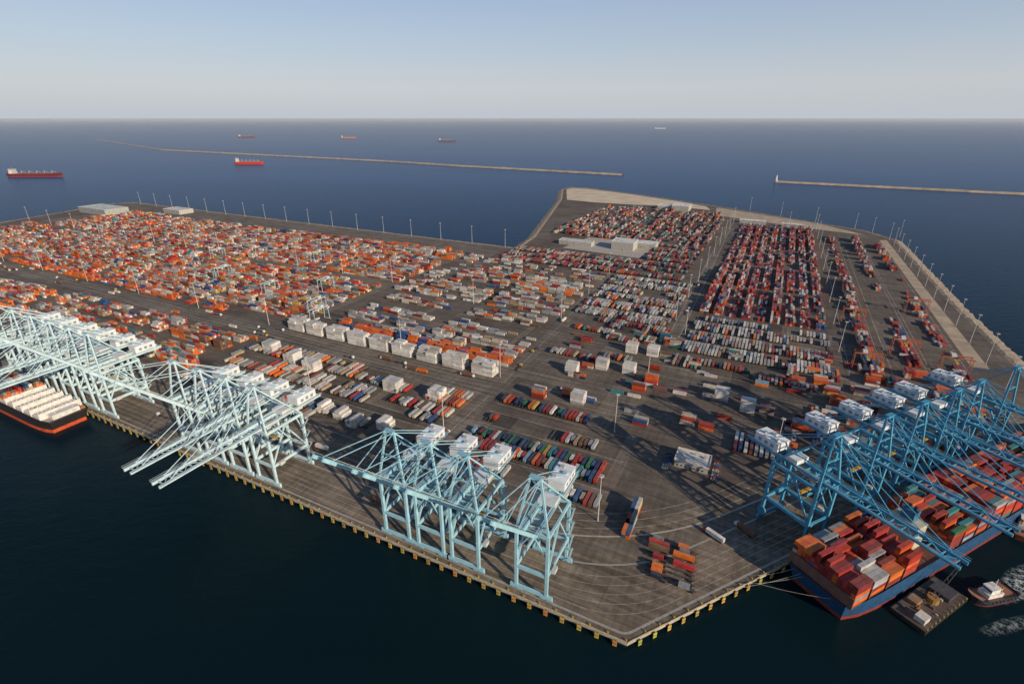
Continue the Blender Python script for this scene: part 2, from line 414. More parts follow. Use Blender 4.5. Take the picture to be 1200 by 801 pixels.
wheeled(B,52,168,108,135,'t',3.45,10,.95,'colour',empty=.05)
wheeled(B,52,168,146,160,'t',3.6,8,.85,'mixd',False,.3)
wheeled(B,60,168,180,194,'t',3.5,10,.92,'colour',False,.05)
emit(B,'parked_container_trailers')
B=Boxes()
for s,t in ((131,268),(106,291),(78,293),(66,348),(89,346),(104,213),(-13,279),(-36,268)): cube(B,s,t,'s',1,4,4,'white',.15)
for s,t in ((52,278),(44,203),(8,222),(140,205),(150,330),(60,262)): cube(B,s,t,'s',1,3,R.choice((2,3,4)),'red',.4)
for _ in range(70): cube(B,R.uniform(-150,165),R.choice(range(220,404,13)),'s',1,R.randint(1,3),R.randint(1,2),R.choice(('red','colour','mixd')),.3)
wheeled(B,-60,-28,196,240,'t',3.8,8,.6,'grey')
wheeled(B,60,170,300,332,'t',3.8,10,.35,'mixd')
wheeled(B,60,170,366,430,'t',3.7,9,.7,'mixd')
wheeled(B,-105,45,330,362,'t',3.8,10,.6,'mixd')
cube(B,20,88,'t',2,2,3,'colour',.3);cube(B,20,74,'t',1,2,2,'orange',.3)
for col_ in (-19,-4):
    for i in range(9):
        S,T=col_+R.uniform(-.4,.4)+i*.6,46+3.6*i
        B.add(S,T,.9,13,1,.35,(.05,.05,.05));B.add(S-4,T,.05,2.2,2.3,.95,(.012,.012,.012))
        if R.random()<.6: one(B,S,T,1.3,'s',jit(R.choice([OR,OR,RD,DB,BR,GR,WH])),R.choice((12.19,6.06)))
emit(B,'container_stacks')
B=Boxes()
wheeled(B,68,192,436,640,'t',3.5,9,.92,'grey')
wheeled(B,-110,42,372,500,'t',3.5,9,.9,'grey')
emit(B,'parked_container_trailers')
B=Boxes()
stacks(B,-108,50,512,1200,'t',4,6,1,4,.92,'red',.25,1.2,10)
stacks(B,88,430,905,1340,'t',3,7,0,3,.85,'mixd',.3,1.3,9)
wheeled(B,88,180,760,900,'t',3.6,9,.85,'mixd')
wheeled(B,88,424,646,760,'t',3.6,9,.88,'mixd')
emit(B,'container_stacks')
B=Boxes()
stacks(B,-150,-128,395,1150,'t',4,8,1,5,.86,'red',.5,1,9)
stacks(B,-192,-168,440,1140,'t',4,12,0,4,.7,'red',.5,1,6)
stacks(B,-230,-207,410,1100,'t',4,12,0,5,.76,'red',.5,1,7)
for _ in range(100): cube(B,R.uniform(-235,-70),R.uniform(230,420),R.choice('st'),1,R.randint(1,4),R.randint(1,3),R.choice(('red','orange','mixd')),.3)
emit(B,'container_stacks')
# ---------------------------------------------------------------- ship to shore cranes
def crane_meshes(tag,col,house,phi):
    k=MB();c=col;d=tuple(x*.75 for x in col)
    for y in (4.2,34):
        k.beam((-12.5,y,3.2),(12.5,y,3.2),1.5,1.8,c)
        for x in (-11,-7.2,7.2,11):
            k.box(x-1.7,x+1.7,y-.7,y+.7,1.0,2.3,d)
            for e in (-1,1): k.cyl((x+e,y-.35,.55),(x+e,y+.35,.55),.5,.5,10,(.05,.05,.05))
        for x in (-9,9):
            k.beam((x,y,3.5),(x,y,45),1.6,1.6,c)
        k.beam((-9,y,17.5),(9,y,17.5),1.3,2.0,c)
        k.beam((-9,y,44.5),(9,y,44.5),1.5,2.2,c)
        k.beam((-8.5,y,30),(0,y,43.5),.6,.6,c) ;k.beam((8.5,y,30),(0,y,43.5),.6,.6,c)
    for x in (-9,9):
        k.beam((x,4.2,17.5),(x,34,17.5),1.2,2.0,c)
        k.beam((x,4.2,44),(x,34,44),1.2,1.8,c)
        k.beam((x,4.2,18),(x,19,43),.9,.9,c);k.beam((x,34,18),(x,19,43),.9,.9,c)
        s_=1 if x>0 else -1
        k.beam((x,4.2,45),(s_*2.8,7,77),1.1,1.1,c)
        k.beam((s_*2.8,7,77),(x*.9,34,45.5),.8,.8,c)
        k.beam((x*.72,5.3,56),(x*.8,24,57),.5,.5,c)
        k.beam((s_*2.8,7,77),(s_*3.6,56,48),.4,.4,c)
        for z in (18.9,19.4): k.beam((x+.6,4.2,z),(x+.6,34,z),.08,.08,(.6,.6,.5))
    k.beam((-2.8,7,77),(2.8,7,77),1.6,1.6,c);k.beam((-5.6,5.8,61),(5.6,5.8,61),.8,.8,c);k.beam((-6.3,24,56),(6.3,24,56),.7,.7,c)
    k.box(-3.2,3.2,5.6,8.6,77.8,78.1,d)
    for x in (-3.6,3.6):
        k.beam((x,0,46.8),(x,58,46.8),1.0,2.2,c)
        k.beam((x*1.45,0,48.1),(x*1.45,58,48.1),1.1,.15,d)
        for z in (48.7,49.2): k.beam((x*1.6,0,z),(x*1.6,58,z),.1,.1,(.6,.6,.55))
    for y in range(0,59,6): k.beam((-3.6,y,46.6),(3.6,y,46.6),.6,.9,c)
    zz=3.5;sgn=1
    while zz<43:
        k.beam((11.1,34-3*sgn,zz),(11.1,34+3*sgn,zz+5),.9,.25,d)
        k.box(9.9,11.9,34+3*sgn-.6,34+3*sgn+.6,zz+4.9,zz+5,d)
        k.beam((11.6,34-3*sgn,zz+1),(11.6,34+3*sgn,zz+6),.07,.07,(.6,.6,.5));zz+=5;sgn*=-1
    k.cyl((-11.5,33,8),(-10.6,33,8),3.0,3.0,16,d)
    k.box(9.9,12,8,12,17,19.6,(.6,.62,.62))
    frame=k.mesh('portal_frame_'+tag,M_crane)
    k=MB();ca,sa=math.cos(phi),math.sin(phi)
    def bp(x,l,h=0): return (x,-l*ca+h*sa,46.8+l*sa+h*ca)
    Lb=63
    for x in (-3.3,3.3):
        k.beam(bp(x,0),bp(x,Lb),.9,1.8,c)
        k.beam(bp(x*1.45,0,1.1),bp(x*1.45,Lb,1.1),1.0,.12,d)
        k.beam(bp(x*1.6,0,2),bp(x*1.6,Lb,2),.1,.1,(.6,.6,.55))
        for l in (28,56): k.beam((x*.8,7,77),bp(x,l,1.2),.36,.36,c)
    l=0;i=0
    while l<=Lb:
        k.beam(bp(-3.3,l),bp(3.3,l),.5,.8,c)
        if l+6<=Lb: k.beam(bp(-3.3 if i%2 else 3.3,l,.2),bp(3.3 if i%2 else -3.3,l+6,.2),.3,.3,c)
        l+=6;i+=1
    boom=k.mesh('boom_'+tag,M_crane)
    k=MB();hc=house
    k.box(-5,5,36,53,48.4,54.2,hc)
    k.box(-5.3,5.3,35.7,53.3,54.2,54.6,tuple(min(.85,x*1.08) for x in hc))
    for y in (39,43.5,48): k.box(-5.06,5.06,y,y+2.4,50,52.2,(.25,.3,.33))
    for x,y in ((-2.5,39),(2,44),(-1.5,49)): k.box(x-1.2,x+1.2,y-1,y+1,54.6,55.8,(.45,.47,.48))
    for y in (42,47): k.box(-5.2,5.2,y-.1,y+.1,54.6,54.75,d)
    k.box(-6.4,-5.3,35,54,48.2,48.4,c);k.box(5.3,6.4,35,54,48.2,48.4,c)
    for x in (-6.4,6.4):
        for z in (48.9,49.5): k.beam((x,35,z),(x,54,z),.08,.08,(.6,.6,.55))
    k.box(-5.2,5.2,22,30,48.2,51.2,tuple(x*.9 for x in hc))
    hs=k.mesh('machinery_house_'+tag,M_crane)
    k=MB();y0=12
    k.box(-1.6,1.6,y0-1.5,y0+2,40.6,43.4,(.75,.75,.72));k.box(-1.4,1.4,y0-1.6,y0-1.5,40.9,42.6,(.03,.05,.06));k.box(-2.6,2.6,y0-2.5,y0+6,43.6,45.2,(.5,.5,.48))
    for a in (-2,2):
        for b_ in (y0+2.5,y0+5): k.beam((a,b_,43.6),(a*.6,b_,33),.12,.12,(.1,.1,.1))
    k.box(-6,6,y0+2.8,y0+4.8,32.2,33,(.6,.35,.05))
    cab=k.mesh('operator_trolley_'+tag,M_paint)
    return frame,boom,hs,cab
PB=(.34,.60,.70);PW=(.54,.71,.76);SB=(.085,.34,.52);HW=(.74,.77,.78)
up=math.radians(46)
CM={'near':crane_meshes('near',PB,HW,up),'mid_dn':crane_meshes('mid_dn',PW,HW,0.0),'mid_up':crane_meshes('mid_up',PW,HW,up),'right':crane_meshes('right',SB,HW,0.0)}
def crane(kind,loc,rz):
    e=obj('ship_to_shore_crane',None,loc,rz)
    for me,nm in zip(CM[kind],('portal_frame','boom','machinery_house','operator_trolley')):
        obj(nm,me,parent=e)
for s in (55,97,121,146): crane('near',(*W(s,0),0),ROT)
for s,k_ in ((262,'mid_dn'),(290,'mid_dn'),(318,'mid_up'),(347,'mid_up'),(462,'mid_up'),(492,'mid_dn'),(524,'mid_dn'),(556,'mid_up'),(590,'mid_dn'),(625,'mid_dn')): crane(k_,(*W(s,0),0),ROT)
for v in (142,190,226,264,292,340): crane('right',(*WR(v,0),0),RR)
# ---------------------------------------------------------------- ships
def hull(L,B_,zd,side,boot,deck,sheer=2,zb=SEA-1,band=2.2,sternw=.86):
    k=MB();n=26;pts=[]
    for i in range(n+1):
        x=L*i/n;f=i/n
        if f<.06: y=B_/2*(sternw+(1-sternw)*math.sin(f/.06*math.pi/2))
        elif f<.78: y=B_/2
        else: y=B_/2*math.sqrt(max(0,1-((f-.78)/.22)**2.2))
        z=zd+(sheer*((f-.8)/.2) if f>.8 else 0)
        pts.append((x,y,z))
    def lower(p,z):
        f=p[0]/L;sc_=1-.35*max(0,(f-.7)/.3)-.12*max(0,(.1-f)/.1)
        x=p[0]-(.02*L*max(0,(f-.85)/.15))+(.012*L*max(0,(.05-f)/.05));return (x,p[1]*sc_,z)
    for sg in (-1,1):
        for i in range(n):
            a,b_=pts[i],pts[i+1]
            rows=[[ (p[0],p[1],p[2]) for p in (a,b_)],[lower(p,(SEA+band)) for p in (a,b_)],[lower(p,zb) for p in (a,b_)]]
            for q,cl in ((0,side),(1,boot)):
                f=[rows[q][0],rows[q][1],rows[q+1][1],rows[q+1][0]];f=[(x,y*sg,z) for x,y,z in f]
                k.poly(f if sg<0 else f[::-1],cl)
            k.poly([(a[0],a[1]*sg,a[2]),(b_[0],b_[1]*sg,b_[2]),(b_[0],b_[1]*sg,b_[2]+1.1),(a[0],a[1]*sg,a[2]+1.1)],side)
    for i in range(n):
        a,b_=pts[i],pts[i+1]
        k.poly([(a[0],-a[1],a[2]),(b_[0],-b_[1],b_[2]),(b_[0],b_[1],b_[2]),(a[0],a[1],a[2])],deck)
    a=pts[0];l1=lower(a,SEA+band);l2=lower(a,zb)
    k.poly([(a[0],-a[1],a[2]+1.1),(a[0],a[1],a[2]+1.1),(l1[0],l1[1],l1[2]),(l1[0],-l1[1],l1[2])],side)
    k.poly([(l1[0],-l1[1],l1[2]),(l1[0],l1[1],l1[2]),(l2[0],l2[1],l2[2]),(l2[0],-l2[1],l2[2])],boot)
    return k
def house(k,x,w,l,z,levels,c=(.72,.7,.66)):
    for i in range(levels):
        ww=w*(1-.04*i);z0=z+i*2.9
        k.box(x-l/2,x+l/2,-ww/2,ww/2,z0,z0+2.7,c);k.box(x-l/2-.6,x+l/2+.6,-ww/2-.4,ww/2+.4,z0+2.7,z0+2.9,tuple(q*.85 for q in c))
        j=-ww/2+1
        while j<ww/2-1: k.box(x+l/2,x+l/2+.05,j,j+.9,z0+1.1,z0+1.9,(.03,.04,.05));k.box(x-l/2-.05,x-l/2,j,j+.9,z0+1.1,z0+1.9,(.03,.04,.05));j+=2.2
    zt=z+levels*2.9
    k.box(x-l*.3,x+l*.3,-w*.56,w*.56,zt,zt+2.6,c);k.box(x+l*.3,x+l*.3+.05,-w*.5,w*.5,zt+1,zt+2.1,(.03,.04,.05))
    k.beam((x,0,zt+2.6),(x,0,zt+10),.5,.5,c);k.beam((x,-3,zt+7),(x,3,zt+7),.3,.3,c)
e=obj('container_ship',None,(*WR(108,21.5),0),RR)
k=hull(345,38,8.5,(.02,.08,.19),(.25,.04,.03),(.16,.07,.05));obj('hull',k.mesh('ship_hull',M_paint),parent=e)
k=MB();house(k,262,36,12,9,11);obj('bridge_house',k.mesh('bridge_house',M_paint),parent=e)
k=MB();k.box(71,81,-8,8,8.5,25,(.55,.5,.38));k.box(73,79,-3.5,3.5,25,32,(.05,.18,.3));k.cyl((76,-1.5,32),(76,-1.5,34.5),.8,.8,8,(.05,.05,.05));k.cyl((76,1.5,32),(76,1.5,34.5),.8,.8,8,(.05,.05,.05))
k.beam((74,6,25),(74,6,37),.4,.4,(.6,.6,.55));obj('funnel_casing',k.mesh('funnel_casing',M_paint),parent=e)
Bx=Boxes();x=2.5;bay=0;k=MB()
while x<318:
    if 66<x+6<82 or 250<x+6<271: x+=14.5;continue
    if x>285: nw=10
    elif x>270: nw=12
    else: nw=14
    base=R.choice((4,4,5,5,6)) if bay>0 else 5
    dom=R.choice(PAL['ship'])
    for g in range(nw):
        h=max(2,min(6,base+R.choice((-1,-1,0,0,0,1))))
        for z in range(h):
            Bx.add(x+6.1,(g-(nw-1)/2)*2.58,10.3+z*2.62,12.19,2.44,2.55,jit(dom if R.random()<.3 else R.choice(PAL['ship'])))
    k.box(x-.9,x-.3,-18.3,18.3,8.6,16,(.2,.1,.08))
    k.box(x,x+12.2,-18,18,8.55,10.2,(.2,.08,.06))
    x+=14.5;bay+=1
obj('deck_containers',Bx.mesh('deck_containers',M_cont,False),parent=e)
obj('hatch_covers_and_lashing_bridges',k.mesh('hatch_covers',M_paint),parent=e)
e=obj('container_ship',None,(*W(480,-17.5),0),ROT+math.pi)
k=hull(290,32.5,7.5,(.03,.028,.03),(.55,.09,.03),(.38,.33,.28),band=3.2);obj('hull',k.mesh('ship_hull_b',M_paint),parent=e)
k=MB();house(k,170,30,12,8,8);k.box(150,158,-5,5,8,24,(.6,.3,.1));obj('bridge_house',k.mesh('bridge_house_b',M_paint),parent=e)
k=MB();x=12
while x<142:
    k.box(x,x+12.4,-15,15,7.6,10.2,(.72,.69,.64))
    for j in range(-4,5): k.box(x+.3,x+12.1,j*3.3-.12,j*3.3+.12,10.2,10.45,(.3,.28,.26))
    for _ in range(3): 
        a=R.uniform(x+.5,x+8);b_=R.uniform(-13,9);k.box(a,a+R.uniform(1,3),b_,b_+R.uniform(1,4),10.2,10.2+R.uniform(.4,1.6),R.choice(((.7,.68,.63),(.4,.2,.1),(.3,.3,.3))))
    k.box(x-1.1,x-.5,-15.5,15.5,7.6,13.5,(.75,.73,.69))
    for j in range(-5,6): k.beam((x-.8,j*3,13.5),(x-.8,j*3,15.2),.25,.25,(.75,.73,.69))
    x+=14.6
k.box(2,9,-10,10,7.6,12,(.7,.68,.64));k.box(3,6,-14,-11,7.6,9,(.5,.2,.05));k.cyl((5,6,10),(5,6,14),.3,.2,8,(.7,.7,.7))
obj('hatch_covers_and_lashing_bridges',k.mesh('hatch_covers_b',M_paint),parent=e)
Bx=Boxes()
for x in (70.6,85.2,99.8,114.4,172,190):
    for g in range(11):
        for z in range(R.choice((1,2,3,3))): Bx.add(x+6,(g-5)*2.6,10.5+z*2.62,12.19,2.44,2.55,jit(R.choice(PAL['left'])))
obj('deck_containers',Bx.mesh('deck_containers_b',M_cont,False),parent=e)
def tanker(name,x,y,L,side,deckc,rz):
    e=obj(name,None,(x,y,0),rz)
    k=hull(L,L*.15,9,side,(.35,.06,.04),deckc,3);obj('hull',k.mesh('t_hull',M_paint),parent=e)
    k=MB();house(k,L*.09,L*.13,L*.06,9,6);k.box(L*.03,L*.05,-3,3,9,30,(.6,.2,.08));obj('bridge_house',k.mesh('t_house',M_paint),parent=e)
    k=MB()
    for i in range(5):
        xx=L*(.25+.14*i);k.beam((xx,0,9),(xx,0,22),1.2,1.2,(.6,.55,.45));k.beam((xx,0,20),(xx+L*.06,4,14),.7,.7,(.6,.55,.45));k.box(xx+5,xx+L*.09,-L*.05,L*.05,9,11,deckc)
    k.beam((L*.18,0,10.5),(L*.92,0,10.5),2,1.2,(.55,.35,.25));obj('deck_gear',k.mesh('t_gear',M_paint),parent=e)
tanker('tanker_ship',-2290,2440,240,(.16,.03,.03),(.3,.08,.05),math.radians(2))
tanker('cargo_ship',-1600,3126,170,(.55,.05,.02),(.5,.12,.06),math.radians(-4))
tanker('cargo_ship',-3770,7590,230,(.2,.06,.04),(.3,.1,.06),math.radians(1))
tanker('cargo_ship',-2240,7213,200,(.5,.2,.05),(.4,.3,.2),math.radians(2))
tanker('cargo_ship',-840,6270,200,(.12,.08,.1),(.3,.2,.2),math.radians(-3))
tanker('cargo_ship',3600,14000,280,(.7,.7,.7),(.7,.7,.7),0)
tanker('cargo_ship',-13500,13800,300,(.5,.5,.5),(.5,.5,.5),0)
def breakwater(pts,w=26,h=4.5):
    k=MB();P=[]
    for i in range(len(pts)-1):
        a=Vector(pts[i]);b_=Vector(pts[i+1]);n_=max(2,int((b_-a).length/25))
        for j in range(n_): P.append((a.lerp(b_,j/n_),(b_-a).normalized()))
    P.append((Vector(pts[-1]),(Vector(pts[-1])-Vector(pts[-2])).normalized()));rows=[]
    for p,d in P:
        o=Vector((-d.y,d.x));rows.append([(*(p+o*(q*w+R.uniform(-3,3))),z+R.uniform(-.9,.9)) for q,z in ((-.5,SEA-1),(-.2,h),(.2,h),(.5,SEA-1))])
    for i in range(len(rows)-1):
        for q in range(3): k.poly([rows[i][q],rows[i+1][q],rows[i+1][q+1],rows[i][q+1]],(1,1,1))
    obj('breakwater',k.mesh('breakwater',M_tan))
breakwater([(516,2495),(-300,2990),(-784,3330),(-2904,4530),(-5094,6750)],20,3)
breakwater([(1097,2211),(1752,1850),(2600,1480)],16,2.5)
k=MB();k.cyl((0,0,0),(0,0,8),7,6,12,(.5,.48,.42));k.cyl((0,0,8),(0,0,24),3.4,2.6,12,(.75,.75,.72));k.cyl((0,0,24),(0,0,25),3.6,3.6,12,(.2,.2,.2));k.cyl((0,0,25),(0,0,28),1.8,1.8,8,(.2,.22,.2));k.cyl((0,0,28),(0,0,30.5),2.2,.2,8,(.2,.2,.2))
obj('lighthouse',k.mesh('lighthouse',M_paint),(1094,2212,0))
# ---------------------------------------------------------------- tugs, barge, foam
def tug(x,y,rz,hc=(.03,.04,.06)):
    e=obj('tugboat',None,(x,y,0),rz)
    k=hull(28,10,-1.2,hc,(.25,.04,.03),(.35,.16,.1),1.5,SEA-.8,.5,.8);obj('hull',k.mesh('tug_hull',M_paint),parent=e)
    k=MB();k.box(10,20,-3,3,-1.2,1.6,(.75,.74,.7));k.box(12.5,18.5,-2.4,2.4,1.6,4.4,(.78,.77,.74));k.box(12.45,18.55,-2.2,2.2,2.7,3.8,(.03,.04,.05));k.box(12.2,18.8,-2.7,2.7,4.4,4.7,(.7,.7,.68))
    for sg in (-1.8,1.8): k.cyl((10.8,sg,1.6),(10.8,sg,5),.5,.45,8,(.5,.25,.05))
    k.beam((14,0,4.7),(14,0,9.5),.25,.25,(.7,.7,.7));k.cyl((7,-1,-.4),(7,1,-.4),.9,.9,10,(.1,.1,.1))
    for i in range(9): k.cyl((3+2.6*i,5.0 if i<7 else 4.0,-1.4),(3.8+2.6*i,5.0 if i<7 else 4,-1.4),.5,.5,8,(.02,.02,.02))
    obj('wheelhouse',k.mesh('tug_house',M_paint),parent=e)
tug(*WR(214,66),RR+2.9);tug(*WR(268,50),RR+.4,(.15,.05,.03))
e=obj('work_barge',None,(*WR(142,52),0),RR+.04)
k=MB();k.box(0,44,-8.5,8.5,SEA-.5,-1.5,(.04,.035,.03));k.box(.4,43.6,-8.1,8.1,-1.5,-1.45,(.12,.09,.07))
obj('barge_hull',k.mesh('barge_hull',M_paint),parent=e)
k=MB();k.box(3,9,-6,-1,-1.4,1.8,(.6,.58,.52));k.box(12,18,2,7,-1.4,.8,(.3,.2,.12));k.box(30,40,-5,5,-1.4,1.2,(.07,.07,.08));k.cyl((24,0,-1.4),(24,0,1.5),3,2.8,14,(.35,.2,.06))
for a in (-1.1,1.1): k.beam((24,a,1.5),(44,a*.5,15),.3,.3,(.1,.1,.1))
for i in range(7): k.beam((24+3*i,-1,1.5+2*i),(26.8+3*i,1,3.4+2*i),.2,.2,(.1,.1,.1))
for i in range(11): k.cyl((2+4.0*i,-8.3,-1.45),(2+4.0*i,-8.3,-.6),.3,.3,6,(.55,.4,.06))
for _ in range(26):
    x,y=R.uniform(2,41),R.uniform(-7,6);k.box(x,x+R.uniform(.5,2.5),y,y+R.uniform(.5,2),-1.4,-1.4+R.uniform(.3,1.3),R.choice(((.5,.48,.42),(.2,.15,.1),(.1,.1,.1),(.4,.2,.05))))
obj('barge_deck_gear',k.mesh('barge_gear',M_paint),parent=e)
def foam(cx,cy,rx,ry,rz,st=1.0):
    n=20;rings=[(.4,.9),(.75,.5),(1,0)]
    me=bpy.data.meshes.new('water_foam');vs=[(0,0,0)];cs=[st]
    for r_,a in rings:
        for i in range(n): t=2*math.pi*i/n;q=r_*R.uniform(.9,1.1);vs.append((q*rx*math.cos(t),q*ry*math.sin(t),0));cs.append(a*st)
    fs=[(0,1+i,1+(i+1)%n) for i in range(n)]
    for j in range(2):
        for i in range(n): a=1+j*n+i;b_=1+j*n+(i+1)%n;fs.append((a,a+n,b_+n,b_))
    me.from_pydata(vs,[],fs);ca=me.color_attributes.new('Col','FLOAT_COLOR','POINT')
    for i,c_ in enumerate(cs): ca.data[i].color=(c_,c_,c_,1)
    me.materials.append(M_foam);obj('water_foam',me,(cx,cy,SEA+.05+.01*rx/10),rz)
foam(*WR(232,66),30,9,RR,.9);foam(*WR(214,82),24,8,RR+.5,.5);foam(*WR(188,76),20,4,RR-.2,.4);foam(*WR(250,80),28,8,RR-.6,.45)
k=MB()
for a,b_ in (((70,1),(109,12)),((78,1),(109,14)),((84,1),(109,30)),((92,1),(110,8))):
    p=Vector((*WR(a[0],-a[1]),1));q=Vector((*WR(*b_),7));
    def LL(t): 
        z=p.lerp(q,t);z.z-=1.3*4*t*(1-t);return z
    for i in range(8): k.beam(LL(i/8),LL((i+1)/8),.16,.16,(.4,.35,.28))
obj('mooring_lines',k.mesh('mooring_lines',M_paint))
# ---------------------------------------------------------------- high mast lights
k=MB();k.cyl((0,0,0),(0,0,1),.7,.7,8,(.4,.4,.38));k.cyl((0,0,1),(0,0,36),.36,.2,8,(.62,.62,.6));k.cyl((0,0,36),(0,0,36.3),1.2,1.2,12,(.4,.4,.4))
for i in range(8): t=i*math.pi/4;k.box(1.4*math.cos(t)-.35,1.4*math.cos(t)+.35,1.4*math.sin(t)-.35,1.4*math.sin(t)+.35,35.6,36,(.7,.7,.68))
MAST=k.mesh('high_mast_light',M_paint)
def mast(s,t): obj('high_mast_light',MAST,(*W(s,t),0),ROT)
for s in range(450,1700,78): mast(s,730)
for s in range(470,1700,105): mast(s+30,436)
for s in range(520,1600,140): mast(s,218)
for t in range(420,1250,62): mast(-255 if t<1180 else -230,t)
for t in range(430,1200,95): mast(-118,t+20);mast(64,t+40)
for t in range(-1,4): mast(-40-80*t,1385-58*t)
for s,t in ((192,225),(196,400),(200,520),(205,640),(60,300),(60,180),(44,420),(330,242),(330,404),(330,560),(190,120),(340,117),(-60,200),(-130,300),(40,75),(300,900),(300,1150),(170,1000),(-60,1220)): mast(s,t)
# ---------------------------------------------------------------- buildings
def building(name,s,t,lx,ly,h,roof=(.7,.69,.66),wall=(.5,.48,.44),rz=0):
    e=obj(name,None,(*W(s,t),0),ROT+rz)
    k=MB();k.box(-lx/2,lx/2,-ly/2,ly/2,0,h,wall);obj('walls',k.mesh('walls',M_paint),parent=e)
    k=MB();k.box(-lx/2-.5,lx/2+.5,-ly/2-.5,ly/2+.5,h,h+.5,roof)
    k.box(-lx/2-.5,lx/2+.5,-ly/2-.5,-ly/2-.1,h+.5,h+1.1,roof);k.box(-lx/2-.5,lx/2+.5,ly/2+.1,ly/2+.5,h+.5,h+1.1,roof)
    k.box(-lx/2-.5,-lx/2-.1,-ly/2-.1,ly/2+.1,h+.5,h+1.1,roof);k.box(lx/2+.1,lx/2+.5,-ly/2-.1,ly/2+.1,h+.5,h+1.1,roof)
    for _ in range(max(5,int(lx*ly/120))):
        x=R.uniform(-lx/2+2,lx/2-3);y=R.uniform(-ly/2+2,ly/2-3);k.box(x,x+R.uniform(1,2.5),y,y+R.uniform(1,2.5),h+.5,h+R.uniform(1.2,2),(.4,.4,.39))
    obj('roof',k.mesh('roof',M_paint),parent=e)
    k=MB();z=1.2
    while z+1.4<h:
        x=-lx/2+1.5
        while x<lx/2-2:
            for y in (-ly/2-.04,ly/2+.0): k.box(x,x+1.5,y,y+.04,z,z+1.3,(.03,.04,.05))
            x+=3
        z+=3.4
    k.box(-1,1,-ly/2-.08,-ly/2-.04,0.02,2.3,(.15,.15,.16));obj('windows_and_door',k.mesh('windows',M_paint),parent=e)
building('terminal_office',-5,165,24,17,5,(.66,.62,.55),(.42,.4,.36))
building('maintenance_warehouse',1640,600,130,60,14,(.5,.55,.52),(.4,.42,.4));building('warehouse',1450,690,70,40,10,(.6,.58,.54))
building('terminal_office',232,830,44,34,16);building('maintenance_warehouse',205,865,60,26,9,(.74,.73,.7))
building('warehouse',215,1365,46,50,14,(.75,.74,.71));building('warehouse',262,1372,36,40,9,(.7,.69,.66))
building('maintenance_warehouse',330,820,70,22,8,(.6,.58,.54));building('gatehouse',20,1240,60,16,7,(.75,.74,.7));building('gatehouse',-70,1230,50,14,7,(.7,.69,.66))
flat('concrete_pad',[(345,780),(185,765),(180,895),(330,900)],.05,M_conc)
# ---------------------------------------------------------------- vehicles
def truck_mesh(tag,cabc,cc):
    k=MB()
    k.box(-1.2,1.2,5.6,7.6,.7,2.3,cabc);k.quad8([(-1.15,5.6,2.3),(1.15,5.6,2.3),(1.15,7.3,2.3),(-1.15,7.3,2.3),(-1.0,5.7,3.2),(1.0,5.7,3.2),(1.0,6.8,3.2),(-1.0,6.8,3.2)],cabc)
    k.box(-1.0,1.0,7.3,7.34,1.5,2.25,(.03,.03,.04));k.box(-.5,.5,-7,7.4,.75,1.1,(.05,.05,.05))
    if cc: k.box(-1.22,1.22,-7,5.2,1.2,3.9,cc);k.box(-1.1,1.1,-7.04,-7,1.4,3.7,tuple(x*.7 for x in cc))
    for y in (-5.6,-4.4,3.2,4.4,6.8):
        for x in (-1.0,1.0): k.cyl((x-.18,y,.5),(x+.18,y,.5),.5,.5,10,(.02,.02,.02))
    return k.mesh('yard_truck_'+tag,M_paint)
TR=[truck_mesh('a',(.7,.7,.68),OR),truck_mesh('b',(.6,.35,.05),None),truck_mesh('c',(.7,.7,.68),BR),truck_mesh('d',(.5,.06,.04),WH),truck_mesh('e',(.7,.7,.68),None),truck_mesh('f',(.7,.7,.68),None)]
def truck(s,t,rz): obj('container_truck',R.choice(TR),(*W(s,t),.03),ROT+rz)
for s,t,r_ in ((178,24,-1.57),(300,20,1.57),(420,24,1.57),(-29,94,1.1),(-46,108,.95),(70,54,1.57),(200,60,-1.57),(260,52,1.57),(330,62,1.57),(400,55,1.57),(183,110,0),(184,250,0),(187,300,3.14),(192,400,0),(120,228,1.5),(56,500,0),(60,640,3.14),(-100,180,-.92),(-120,230,-.92)): truck(s,t,r_)
for i in range(40): truck(R.uniform(200,1500),R.choice((190.5,197.5,204.5,211.5)),R.choice((1.57,-1.57)))
def car_mesh(tag,c):
    k=MB();k.box(-.9,.9,-2.2,2.2,.35,.95,c)
    k.quad8([(-.85,-1.7,.95),(.85,-1.7,.95),(.85,1.0,.95),(-.85,1.0,.95),(-.7,-1.2,1.45),(.7,-1.2,1.45),(.7,.4,1.45),(-.7,.4,1.45)],(.04,.05,.06))
    k.box(-.68,.68,-1.15,.35,1.45,1.5,c)
    for y in (-1.4,1.4):
        for x in (-.82,.82): k.cyl((x-.1,y,.33),(x+.1,y,.33),.33,.33,10,(.02,.02,.02))
    return k.mesh('car_'+tag,M_paint)
CARS=[car_mesh(str(i),c) for i,c in enumerate(((.7,.7,.7),(.05,.05,.06),(.3,.31,.32),(.4,.03,.03),(.05,.1,.3),(.6,.58,.5)))]
for i in range(16):
    obj('parked_car',R.choice(CARS),(*W(-22,152+i*2.9),.02) if i<9 else (*W(12+R.uniform(-1,1),150+(i-9)*3.2),.02),ROT+1.57)
for r_ in range(4):
    for i in range(18):
        if R.random()<.75: obj('parked_car',R.choice(CARS),(*W(-236+r_*11,380-i*3+r_*3),.02),ROT+1.57)
